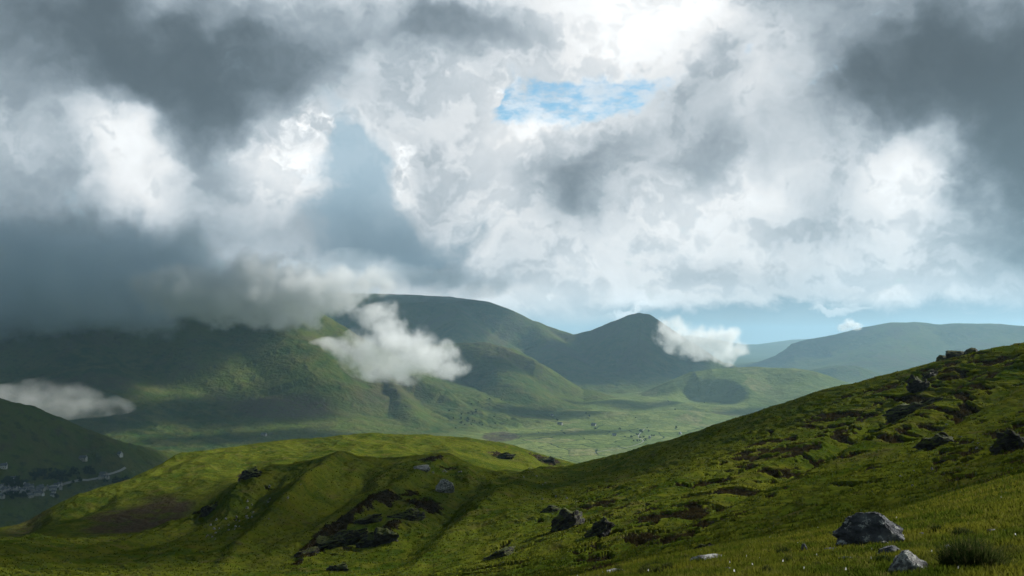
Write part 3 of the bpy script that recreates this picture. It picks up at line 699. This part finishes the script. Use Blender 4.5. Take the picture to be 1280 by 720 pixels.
ROCKS = [
 ('boulder', 'large dark grey boulder streaked with white, biggest on the bright grass at the bottom right', 1101, 684, 84, 32, M_BOULDER, NEARD, 0),
 ('boulder', 'pale jagged rock at the bottom edge just left of the dark rush tussock', 1137, 720, 58, 24, M_PALE, NEARD, 0),
 ('rock', 'dark low rock between the large boulder and the pale jagged rock', 1112, 698, 38, 14, M_BOULDER, NEARD, 0),
 ('rock', 'smooth pale stone lying behind the dark rush tussock', 1193, 692, 28, 9, M_PALE, NEARD, 0),
 ('rock', 'small white stone touching the front of the large boulder', 1109, 685, 20, 7, M_PALE, NEARD, 0),
 ('rock', 'flat light stone left of the dark low rock', 1058, 703, 26, 8, M_PALE, NEARD, 0),
 ('rock', 'narrow grey stone leaning up toward the left end of the large boulder', 1037, 693, 24, 8, M_BOULDER, NEARD, -28),
 ('rock', 'upright little stone against the left end of the large boulder', 1050, 687, 11, 9, M_PALE, NEARD, 0),
 ('rock', 'squat brownish stone a little way left of the leaning grey stone', 1007, 692, 13, 10, M_BOULDER, NEARD, 0),
 ('rock', 'long flat pale slab sunk in the grass at the knoll edge', 888, 704, 50, 8, M_PALE, NEARD, -10),
 ('rock', 'thin dark stone near the bottom left of the knoll', 848, 713, 18, 5, M_BOULDER, NEARD, 0),
 ('rock', 'small grey stone below the right end of the flat slab', 911, 717, 15, 7, M_PALE, NEARD, 0),
 ('rock', 'flat whitish stone cut by the bottom edge, leftmost on the knoll', 776, 719, 38, 5, M_PALE, NEARD, 0),
 ('rock', 'low light stone at the bottom edge left of the pale jagged rock', 1038, 719, 18, 6, M_PALE, NEARD, 0),
 ('rock', 'flat grey stone at the bottom edge right of the small grey stone', 1002, 720, 22, 6, M_BOULDER, NEARD, 0),
 ('rock', 'small light stone right beside the pale jagged rock', 1170, 714, 15, 5, M_PALE, NEARD, 0),
 ('rock', 'thin pale stone far right on the knoll behind the others', 1247, 666, 22, 5, M_PALE, NEARD, 0),
 ('rock', 'small stone at the right tip of the large boulder', 1152, 672, 14, 5, M_BOULDER, NEARD, 0),
 ('outcrop', 'large pale grey outcrop standing alone on the sunlit middle ridge', 554, 615, 30, 17, M_CRAGP, (250, 520), 0),
 ('outcrop', 'low flat outcrop on the ridge crest behind the large lone outcrop', 527, 587, 24, 6, M_CRAGP, (300, 620), 0),
 ('outcrop', 'biggest of the three rocks on the skyline at the right', 1201, 449, 34, 11, M_CRAG, (250, 420), 0),
 ('outcrop', 'left one of the three rocks on the skyline at the right', 1184, 453, 24, 9, M_CRAG, (250, 420), 0),
 ('outcrop', 'right one of the three rocks on the skyline, lowest of them', 1217, 444, 24, 8, M_CRAG, (250, 420), 0),
 ('crag', 'dark upright crag just below the skyline left of the three skyline rocks', 1150, 488, 28, 26, M_CRAG, (220, 420), 0),
 ('crag', 'small dark crag leaning on the upright crag below the skyline', 1166, 470, 20, 14, M_CRAG, (220, 420), 0),
 ('crag', 'long dark crag in the upper hillside below the upright crag', 1150, 516, 58, 18, M_CRAG, (180, 400), -18),
 ('crag', 'dark humped crag in the heather right of centre of the hillside', 1175, 556, 38, 18, M_CRAG, (120, 400), 0),
 ('crag', 'black crag at the right edge of the photo', 1268, 562, 40, 32, M_CRAG, (100, 400), 0),
 ('crag', 'dark crag low on the ridge crest at its left shoulder', 311, 597, 30, 16, M_CRAG, (300, 600), 0),
 ('crag', 'rounded dark crag on the spur above the brown hollow', 263, 640, 20, 14, M_CRAG, (300, 600), 0),
 ('crag', 'small dark crag left of the rounded one above the brown hollow', 245, 646, 15, 8, M_CRAG, (300, 600), 0),
 ('crag', 'dark crag on the back ridge directly above the lone outcrop', 626, 573, 26, 10, M_CRAG, (500, 1000), 0),
 ('crag', 'small dark crag at the right end of the back ridge', 681, 577, 22, 7, M_CRAG, (500, 1000), 0),
 ('crag', 'overhanging dark crag with a grassy cap at the top of the crag band', 508, 648, 42, 17, M_CRAG, (180, 400), -8),
 ('crag', 'tall dark crag face in the middle of the crag band', 478, 680, 40, 34, M_CRAG, (150, 400), -20),
 ('crag', 'long dark crag in the left half of the crag band', 425, 682, 62, 24, M_CRAG, (150, 400), -20),
 ('crag', 'lowest left crag of the crag band', 378, 698, 32, 18, M_CRAG, (150, 400), -20),
 ('crag', 'short dark crag on the upper left edge of the crag band', 455, 655, 40, 14, M_CRAG, (180, 400), -24),
 ('crag', 'small black crag under the crag band near the bottom edge', 423, 714, 26, 14, M_CRAG, (130, 400), 0),
 ('crag', 'largest dark crag on the slope right of the crag band', 712, 660, 46, 28, M_CRAG, (120, 400), -25),
 ('crag', 'dark crag adjoining the right of the largest slope crag', 750, 668, 32, 24, M_CRAG, (110, 400), -20),
 ('crag', 'small dark crag uphill left of the largest slope crag', 690, 640, 22, 12, M_CRAG, (130, 400), 0),
 ('crag', 'dark low crag near the bottom edge below the largest slope crag', 627, 696, 34, 12, M_CRAG, (100, 400), 0),
 ('crag', 'little dark crag at the foot of the knoll edge', 883, 690, 26, 12, M_CRAG, (40, 300), 0),
]
for nm, lb, px, row, wp, hp, mt, dr, tl in ROCKS:
    put_rock(nm, lb, px, row, wp, hp, mt, dr, sub=6 if wp > 55 else 5, tilt=(tl if tl or nm != 'crag' else -14), cat={'boulder': 'boulder', 'rock': 'rock', 'outcrop': 'rock outcrop', 'crag': 'crag'}[nm])
# scattered stones on the slope: one mesh each, a few shapes shared
proto = [rock_mesh(900+i, 1, .8, .7, 3) for i in range(4)]
for me in proto: me.materials.append(M_CRAGP); me.name = 'stone'
def stones(n, cx, cy, rx, ry, rot, size, dr, label, group, seed):
    rr = random.Random(seed)
    for _ in range(n):
        u, v = rr.gauss(0, .5)*rx, rr.gauss(0, .5)*ry
        c, s_ = math.cos(R(rot)), math.sin(R(rot))
        g = near_z(cx+u*c+v*s_, cy-u*s_+v*c, *dr)
        o = bpy.data.objects.new('stone', rr.choice(proto)); C.objects.link(o)
        k = math.hypot(g[0], g[1])/F*size*rr.uniform(.6, 1.4)
        o.location = g; o.scale = (k, k, k*rr.uniform(.6, 1)); o.rotation_euler.z = rr.uniform(0, 6.28)
        tag(o, label, 'stone', group)
stones(36, 300, 648, 62, 16, 28, 3.2, (280, 560), 'pale stone among the scree stones on the slope above the left spur', 'scree stones on the left slope', 5)
stones(16, 690, 620, 55, 14, -50, 2.6, (150, 520), 'small pale stone strewn on the sunlit slope right of the lone outcrop', 'stones on the sunlit slope', 6)
stones(12, 560, 589, 26, 4, 0, 2.6, (300, 620), 'pale stone beside the low flat outcrop on the ridge crest', 'stones by the flat outcrop', 7)
stones(34, 1075, 697, 110, 18, 8, 6, NEARD, 'little pale stone in the grass around the large boulder', 'little stones round the boulder', 8)
stones(22, 1180, 570, 90, 40, 20, 3, (90, 380), 'small pale stone showing through the heather of the hillside', 'stones in the hillside heather', 9)

# ------------------------------------------------------------------ grass, rushes, heather, flowers
def leaf_mat(name, c1, c2, c3, sc):
    m, nt = newmat(name); b = NB(nt)
    p = b.n('ShaderNodeNewGeometry').outputs['Position']
    n1 = b.noise(p, sc, 4, .6); n2 = b.noise(p, sc*12, 2, .6)
    col = b.mix(b.mapr(n1, .36, .64), c1, c2); col = b.mix(b.mapr(n2, .5, .75, 0, .8), col, c3)
    col = b.mix(b.mapr(b.noise(p, sc*.55, 5, .6), .56, .70, 0, .65), col, tuple(.5*x+.5*y for x, y in zip((.12, .085, .03), c1)))
    d1 = b.n('ShaderNodeBsdfDiffuse'); b.l(col, d1.inputs[0]); d2 = b.n('ShaderNodeBsdfTranslucent'); b.l(col, d2.inputs[0])
    mx = b.n('ShaderNodeMixShader'); mx.inputs[0].default_value = .42; b.l(d1.outputs[0], mx.inputs[1]); b.l(d2.outputs[0], mx.inputs[2])
    out = b.n('ShaderNodeOutputMaterial'); b.l(mx.outputs[0], out.inputs[0]); return m
M_BLADE = leaf_mat('grass_blade', (.052, .082, .008), (.142, .148, .016), (.19, .17, .05), .5)
M_HEATH = leaf_mat('heather_twig', (.022, .018, .010), (.050, .040, .018), (.060, .058, .020), .3)
M_RUSH = leaf_mat('rush_blade', (.022, .040, .010), (.045, .060, .014), (.16, .14, .06), 2.)
def blades(name, P, hgt, wid, mat, lean=.45, seed=1):
    r_ = np.random.default_rng(seed); n = len(P); a = r_.random(n)*2*math.pi; la = r_.random(n)*2*math.pi; lm = r_.random(n)*lean
    wx = np.cos(a)*wid/2; wy = np.sin(a)*wid/2
    lx = np.cos(la)*lm*hgt; ly = np.sin(la)*lm*hgt; hz = hgt*np.sqrt(np.maximum(1-lm*lm*.8, .1))
    V = np.empty((n, 5, 3), np.float32)
    V[:, 0] = P+np.stack([-wx, -wy, -.01+0*wx], 1); V[:, 1] = P+np.stack([wx, wy, -.01+0*wx], 1)
    V[:, 2] = P+np.stack([wx*.7+lx*.35, wy*.7+ly*.35, hz*.55], 1); V[:, 3] = P+np.stack([-wx*.7+lx*.35, -wy*.7+ly*.35, hz*.55], 1)
    V[:, 4] = P+np.stack([lx, ly, hz], 1)
    i = np.arange(n)*5
    loops = np.stack([i, i+1, i+2, i+3, i+3, i+2, i+4], 1).astype(np.int32).ravel()
    ls = np.stack([np.arange(n)*7, np.arange(n)*7+4], 1).astype(np.int32).ravel()
    me = bpy.data.meshes.new(name); me.vertices.add(n*5); me.vertices.foreach_set('co', V.ravel())
    me.loops.add(len(loops)); me.loops.foreach_set('vertex_index', loops)
    me.polygons.add(2*n); me.polygons.foreach_set('loop_start', ls)
    me.polygons.foreach_set('use_smooth', np.ones(2*n, bool))
    me.update(calc_edges=True); me.materials.append(mat)
    o = bpy.data.objects.new(name, me); C.objects.link(o); return o
def near_surf(azv, dv):
    """heights of the near terrain at many azimuths and distances"""
    ci = np.clip(np.searchsorted(AZ, azv)-1, 0, len(AZ)-2); u = (azv-AZ[ci])/(AZ[ci+1]-AZ[ci]); zz = np.empty(len(azv))
    for c in np.unique(ci):
        m = ci == c
        za = np.interp(dv[m], D[c], Z[c]); zb = np.interp(dv[m], D[c+1], Z[c+1]); zz[m] = za*(1-u[m])+zb*u[m]
    return zz
rg = np.random.default_rng(5)
def scatter(n, pxa, pxb, d0, d1):
    a0, a1 = float(ray(pxa, 700)[0]), float(ray(pxb, 700)[0])
    a = a0+(a1-a0)*rg.random(n); iv = 1/d1+(1/d0-1/d1)*rg.random(n); d = 1/iv
    return np.stack([d*np.sin(a), d*np.cos(a), near_surf(a, d)], 1), d
if 'grass' not in QUICK:
    P, d = scatter(420000, 560, 1500, 6.5, 75)
    cl = fbm(P[:, 0]/.9, P[:, 1]/.9, 3, 91); cl2 = fbm(P[:, 0]/5, P[:, 1]/5, 3, 95)
    keep = rg.random(len(P)) < .35+.65*sstep(-.3, .3, cl)
    P, d, cl, cl2 = P[keep], d[keep], cl[keep], cl2[keep]
    h_ = (.045+.05*rg.random(len(P))+.06*np.clip(cl, 0, 1)+.05*np.clip(cl2, 0, 1))*(1+.012*d)
    g_ = blades('grass', P, h_, (.006+.0011*d)*(1+.3*rg.random(len(P))), M_BLADE, .8, 3)
    tag(g_, 'short olive green grass growing on the near knoll', 'grass', kind='stuff')
    # heather and rough growth in the dark streaks
    w_ = (masks_near[..., 0] > .35) & (D > 70) & (D < 560) & (Sg < 8.05) & (np.abs(AZ)[:, None] < .8)
    ci, ri = np.nonzero(w_)
    # even over the ground, not over the grid
    areaw = D[ci, ri]*np.maximum(np.gradient(D, axis=1)[ci, ri], 0); areaw = areaw/D[ci, ri]**1.2; areaw /= areaw.sum()
    pick = rg.choice(len(ci), 150000, p=areaw)
    P = np.stack([NX[ci[pick], ri[pick]], NY[ci[pick], ri[pick]], Z[ci[pick], ri[pick]]], 1)+rg.normal(0, .25, (len(pick), 3))*[1, 1, .1]
    dd_ = D[ci[pick], ri[pick]]
    hb = blades('heather', P, .22+.30*rg.random(len(P)), .05+.0009*dd_, M_HEATH, 1.0, 4)
    tag(hb, 'dark brown heather and rough grass in streaks on the hillside', 'heather', kind='stuff')
    # coarse grass of the hillside
    P, d = scatter(330000, -80, 1380, 62, 420)
    cl = fbm(P[:, 0]/2.4, P[:, 1]/2.4, 3, 98); keep = cl > -.02+.3*rg.random(len(P)); P, d, cl = P[keep], d[keep], cl[keep]
    gb = blades('tussock_grass', P, .18+.25*rg.random(len(P)), .04+.0012*d, leaf_mat('tussock_blade', (.034, .056, .006), (.080, .094, .010), (.12, .12, .024), .12), .9, 6)
    tag(gb, 'coarse tussocky grass covering the steep hillside', 'grass', kind='stuff')
    P, d = scatter(50, 700, 1400, 8, 40)
    me_o = blades('flowers', P+[0, 0, .09], .016+0*d, .012+0*d+.0004*d, leaf_mat('white_petal', (.7, .7, .68), (.8, .8, .78), (.8, .8, .8), 1.), .5, 8)
    tag(me_o, 'tiny white flowers dotted through the near grass', 'flowers', kind='stuff')
def tussock(label, px, row, wpx, hm, n, dr=NEARD):
    g = near_z(px, row, *dr); k = math.hypot(g[0], g[1])/F; rad = wpx*k/2; r_ = np.random.default_rng(int(px))
    q = np.clip(r_.normal(0, .32, (n, 2)), -.5, .5)*rad; P = np.stack([q[:, 0], q[:, 1], 0*q[:, 0]], 1)
    o = blades('rush_tussock', P, hm*(.5+.6*r_.random(n))*np.exp(-(np.hypot(q[:, 0], q[:, 1])/rad)**2*.7), .011+0*q[:, 0], M_RUSH, 1.0, int(px)+1)
    o.location = g; tag(o, label, 'grass tussock')
tussock('big dark green rush tussock at the bottom right corner', 1215, 716, 96, .36, 2600)
tussock('low dark rush tuft right of the large boulder', 1205, 672, 34, .16, 900)
tussock('brownish tuft in front of the dark low rock', 1108, 709, 40, .14, 1100)
tussock('small brown tuft at the knoll edge left of the squat stone', 980, 697, 30, .16, 800)

rq = random.Random(77)
for i in range(26):
    px_ = rq.uniform(760, 1275); lo_ = float(np.interp(px_, [740, 860, 1000, 1130, 1280], [722, 700, 674, 648, 612]))
    if 1040 < px_ < 1160 and i % 3: continue
    tussock('small ragged tuft of coarse grass scattered on the bright near grass', px_+.01*i, rq.uniform(lo_, 722), rq.uniform(14, 34), rq.uniform(.08, .16), 420)
    C.objects[-1]['group'] = 'small grass tufts on the near grass'
# ------------------------------------------------------------------ valley: houses, trees, road
def plain(name, c, var=.25, sc=.3, rough=.9):
    m, nt = newmat(name); b = NB(nt); p = b.n('ShaderNodeTexCoord').outputs['Object']
    col = b.mix(b.mapr(b.noise(p, sc, 4, .6), .35, .65), tuple(x*(1-var) for x in c), c)
    pr = b.n('ShaderNodeBsdfPrincipled'); b.inp(pr.inputs['Base Color'], col); pr.inputs['Roughness'].default_value = rough
    out = b.n('ShaderNodeOutputMaterial'); b.l(pr.outputs[0], out.inputs[0]); return m
M_WALLS = [plain('white_render', (.50, .49, .47)), plain('grey_stone', (.34, .33, .31))]
M_ROOF = plain('slate', (.10, .11, .13)); M_DARK = plain('window_glass', (.03, .035, .04), rough=.3); M_DOOR = plain('door_paint', (.10, .06, .04))
def box(x0, y0, z0, x1, y1, z1):
    V = [(x, y, z) for z in (z0, z1) for x, y in ((x0, y0), (x1, y0), (x1, y1), (x0, y1))]
    return V, [(3, 2, 1, 0), (4, 5, 6, 7), (0, 1, 5, 4), (1, 2, 6, 5), (2, 3, 7, 6), (3, 0, 4, 7)]
def make_house(k):
    L_, W_, H_ = ((12, 7, 5), (17, 8, 5.5), (9, 6.5, 4.6))[k % 3]; t = bpy.data.objects.new('house', None); C.objects.link(t)
    V, Fc = box(-L_/2, -W_/2, -2, L_/2, W_/2, H_); n = len(V); V += [(-L_/2, 0, H_+3), (L_/2, 0, H_+3)]; Fc += [(3, 7, 4, 0)][:0]+[(4, n, 7), (5, 6, n+1)]
    mesh_obj('wall', V, Fc, M_WALLS[k % 2], t)
    e = .5; rv = [(-L_/2-e, -W_/2-e, H_-.4), (L_/2+e, -W_/2-e, H_-.4), (L_/2+e, 0, H_+3.15), (-L_/2-e, 0, H_+3.15), (-L_/2-e, W_/2+e, H_-.4), (L_/2+e, W_/2+e, H_-.4)]
    rv += [(x, y, z+.3) for x, y, z in rv]
    rf = mesh_obj('roof', rv, [(6, 7, 8, 9), (9, 8, 11, 10), (1, 0, 3, 2), (2, 3, 4, 5), (0, 1, 7, 6), (4, 10, 11, 5), (0, 6, 9, 3), (3, 9, 10, 4), (1, 2, 8, 7), (2, 5, 11, 8)], M_ROOF, t)
    V, Fc = box(L_/2-1.6, -.5, H_+1.5, L_/2-.5, .5, H_+4.4); mesh_obj('chimney', V, Fc, M_WALLS[1], rf)
    for x in (-L_/3, L_/3):
        for z in (1., 3.3):
            V, Fc = box(x-.6, -W_/2-.06, z, x+.6, -W_/2+.1, z+1.2); mesh_obj('window', V, Fc, M_DARK, t)
    V, Fc = box(-.5, -W_/2-.06, 0, .5, -W_/2+.1, 2.1); mesh_obj('door', V, Fc, M_DOOR, t)
    return t
def copy_tree(o, parent=None, used=[]):
    c = o.copy(); C.objects.link(c); c.parent = parent
    for ch in [x for x in C.objects if x.parent == o]: copy_tree(ch, c)
    return c
def far_pt(px, row, dmin=1500):
    a, t = ray(px, row); a = float(a); t = float(t)
    for d in np.arange(dmin, 12000, 6.):
        x, y = d*math.sin(a), d*math.cos(a); z = far_z(x, y)
        if z >= d*t: return x, y, z
    return None
protos = [make_house(k) for k in range(4)]; used = [False]*4
rr = random.Random(21)
VIL = [(n_, 'small %s house in the village strung along the road at the left edge', 'village houses at the left edge') for n_ in
       [(rr.gauss(30, 22), rr.gauss(614, 4.5)) for _ in range(46)]]
VIL += [((rr.gauss(128, 3.5), rr.gauss(597.5, 2)), 'small %s house in the hamlet beside the bend of the pale road', 'hamlet houses by the road bend') for _ in range(9)]
VIL += [((x, y), 'lone %s farmhouse among the valley fields', 'scattered farmhouses') for x, y in ((104,577),(5,585),(150,571),(742,532),(690,520),(768,545),(850,543),(700,531),(812,548),(330,545))]
for (x_, y_), lb, gp in VIL:
    p = far_pt(x_, y_)
    if p is None: continue
    k = rr.randrange(4); o = copy_tree(protos[k]) if used[k] else protos[k]; used[k] = True
    o.location = p; o.rotation_euler.z = rr.uniform(-.7, .7)+(1.57 if rr.random() < .3 else 0); o.scale = (1.05,)*3 if 'farm' not in lb else (1.6,)*3
    tag(o, lb % ('white' if k % 2 == 0 else 'grey stone'), 'house', ('white ' if k % 2 == 0 else 'grey ')+gp)
M_LEAF = leaf_mat('tree_leaf', (.018, .034, .010), (.032, .050, .014), (.05, .065, .02), .08)
M_BARK = plain('bark', (.06, .045, .03))
def make_tree(seed):
    rr = random.Random(seed); t = bpy.data.objects.new('tree', None); C.objects.link(t)
    V, Fc = [], []
    for i, (z, r_) in enumerate(((-1, .45), (3, .3), (7, .12))):
        for k in range(6): V.append((math.cos(k*1.047)*r_, math.sin(k*1.047)*r_, z))
    for i in range(2):
        for k in range(6): Fc.append((i*6+k, i*6+(k+1) % 6, i*6+6+(k+1) % 6, i*6+6+k))
    for lx, ly in ((2.4, .6), (-2, 1.4), (-.4, -2.3)):
        n = len(V); V += [(.15, 0, 3.4), (-.15, .1, 3.4), (0, -.15, 3.6), (lx, ly, 7.2)]; Fc += [(n, n+1, n+3), (n+1, n+2, n+3), (n+2, n, n+3)]
    mesh_obj('trunk', V, Fc, M_BARK, t)
    V, Fc = [], []
    lobes = [(Vector((rr.gauss(0, 1.9), rr.gauss(0, 1.9), rr.uniform(4, 9))), rr.uniform(1.6, 2.9)) for _ in range(8)]
    for _ in range(520):
        c, r_ = rr.choice(lobes); dv = Vector((rr.gauss(0, 1), rr.gauss(0, 1), rr.gauss(0, 1))).normalized()
        p = c+dv*r_*rr.uniform(.6, 1.05); s_ = rr.uniform(.35, .7); u = Vector((rr.gauss(0, 1), rr.gauss(0, 1), rr.gauss(0, 1))).normalized()*s_; v = dv.cross(u).normalized()*s_
        n = len(V); V += [p-u, p+v, p+u, p-v]; Fc.append((n, n+1, n+2, n+3))
    mesh_obj('crown', V, Fc, M_LEAF, t); return t
tp = [make_tree(40+i) for i in range(4)]; tu = [False]*4
TREES = []
for cx, cy, rx, ry, n_, lb, gp in ((72, 598, 26, 6, 60, 'dark broadleaf tree in the wood above the village road', 'trees of the wood above the village'),
        (15, 607, 18, 4, 30, 'dark tree behind the village at the left edge', 'trees behind the village'), (150, 604, 12, 4, 22, 'dark tree below the hamlet at the road bend', 'trees below the hamlet'),
        (110, 592, 12, 3, 14, 'dark tree beside the hamlet', 'trees beside the hamlet'), (30, 622, 30, 3, 18, 'small tree between the village houses', 'trees between village houses'),
        (790, 520, 100, 22, 12, 'tiny dark tree dotting the sunlit central valley', 'trees dotting the central valley'), (800, 548, 12, 8, 18, 'tiny dark tree in the row along the stream of the central valley', 'trees along the stream'),
        (590, 520, 26, 14, 30, 'tiny dark tree in the ravine below the spurred hill', 'trees in the ravine')):
    for _ in range(n_): TREES.append((rr.gauss(cx, rx*.6), rr.gauss(cy, ry*.6), lb, gp))
for x_, y_, lb, gp in TREES:
    p = far_pt(x_, y_)
    if p is None or p[1] > 9000: continue
    k = rr.randrange(4); o = copy_tree(tp[k]) if tu[k] else tp[k]; tu[k] = True
    s_ = rr.uniform(.8, 1.5); o.location = p; o.scale = (s_*1.15, s_*1.15, s_); o.rotation_euler.z = rr.uniform(0, 6.28)
    tag(o, lb, 'tree', gp)
def strip(name, label, pts, wid, mat, lift=.8):
    Q = [far_pt(x, y) for x, y in pts]; Q = [q for q in Q if q]
    P3 = []
    for i in range(len(Q)-1):
        a0, a1, a2, a3 = Q[max(i-1, 0)], Q[i], Q[i+1], Q[min(i+2, len(Q)-1)]
        for t in np.linspace(0, 1, 20)[:-1]:
            P3.append(tuple(.5*(2*a1[j]+(a2[j]-a0[j])*t+(2*a0[j]-5*a1[j]+4*a2[j]-a3[j])*t*t+(-a0[j]+3*a1[j]-3*a2[j]+a3[j])*t**3) for j in (0, 1)))
    P3.append(Q[-1][:2]); V = []; Fc = []
    for i, (x, y) in enumerate(P3):
        x2, y2 = P3[min(i+1, len(P3)-1)]; x1, y1 = P3[max(i-1, 0)]; n_ = math.hypot(x2-x1, y2-y1)+1e-9; ox, oy = -(y2-y1)/n_*wid/2, (x2-x1)/n_*wid/2
        for s_ in (-1, 1): V.append((x+ox*s_, y+oy*s_, far_z(x+ox*s_, y+oy*s_)+lift))
        if i: Fc.append((2*i-2, 2*i-1, 2*i+1, 2*i))
    o = mesh_obj(name, V, Fc, mat); tag(o, label, name, kind='structure')
M_ROAD = plain('pale_track', (.26, .26, .24), .2, .02)
strip('road', 'pale winding road through the village to the bend by the hamlet', [(-20,622),(20,618),(50,614),(75,608),(100,602),(122,598),(138,594),(150,589),(157,585)], 7, M_ROAD)
strip('stream', 'thin pale stream winding down the sunlit valley', [(742,566),(765,562),(790,558),(804,552),(798,545),(806,536)], 4, M_ROAD)
# ------------------------------------------------------------------ render settings
SC.view_settings.view_transform = 'Standard'; SC.view_settings.look = 'None'; SC.view_settings.gamma = 1; SC.view_settings.exposure = .5
SC.cycles.max_bounces = 6; SC.cycles.diffuse_bounces = 2; SC.cycles.volume_bounces = 8; SC.cycles.transparent_max_bounces = 12
SC.cycles.volume_max_steps = 256
SC.cycles.use_denoising = True
SC.cycles.use_adaptive_sampling = True; SC.cycles.adaptive_threshold = .02; SC.cycles.adaptive_min_samples = 16
if 'skyonly' in QUICK:
    for o in C.objects: o.hide_render = o.type == 'MESH'
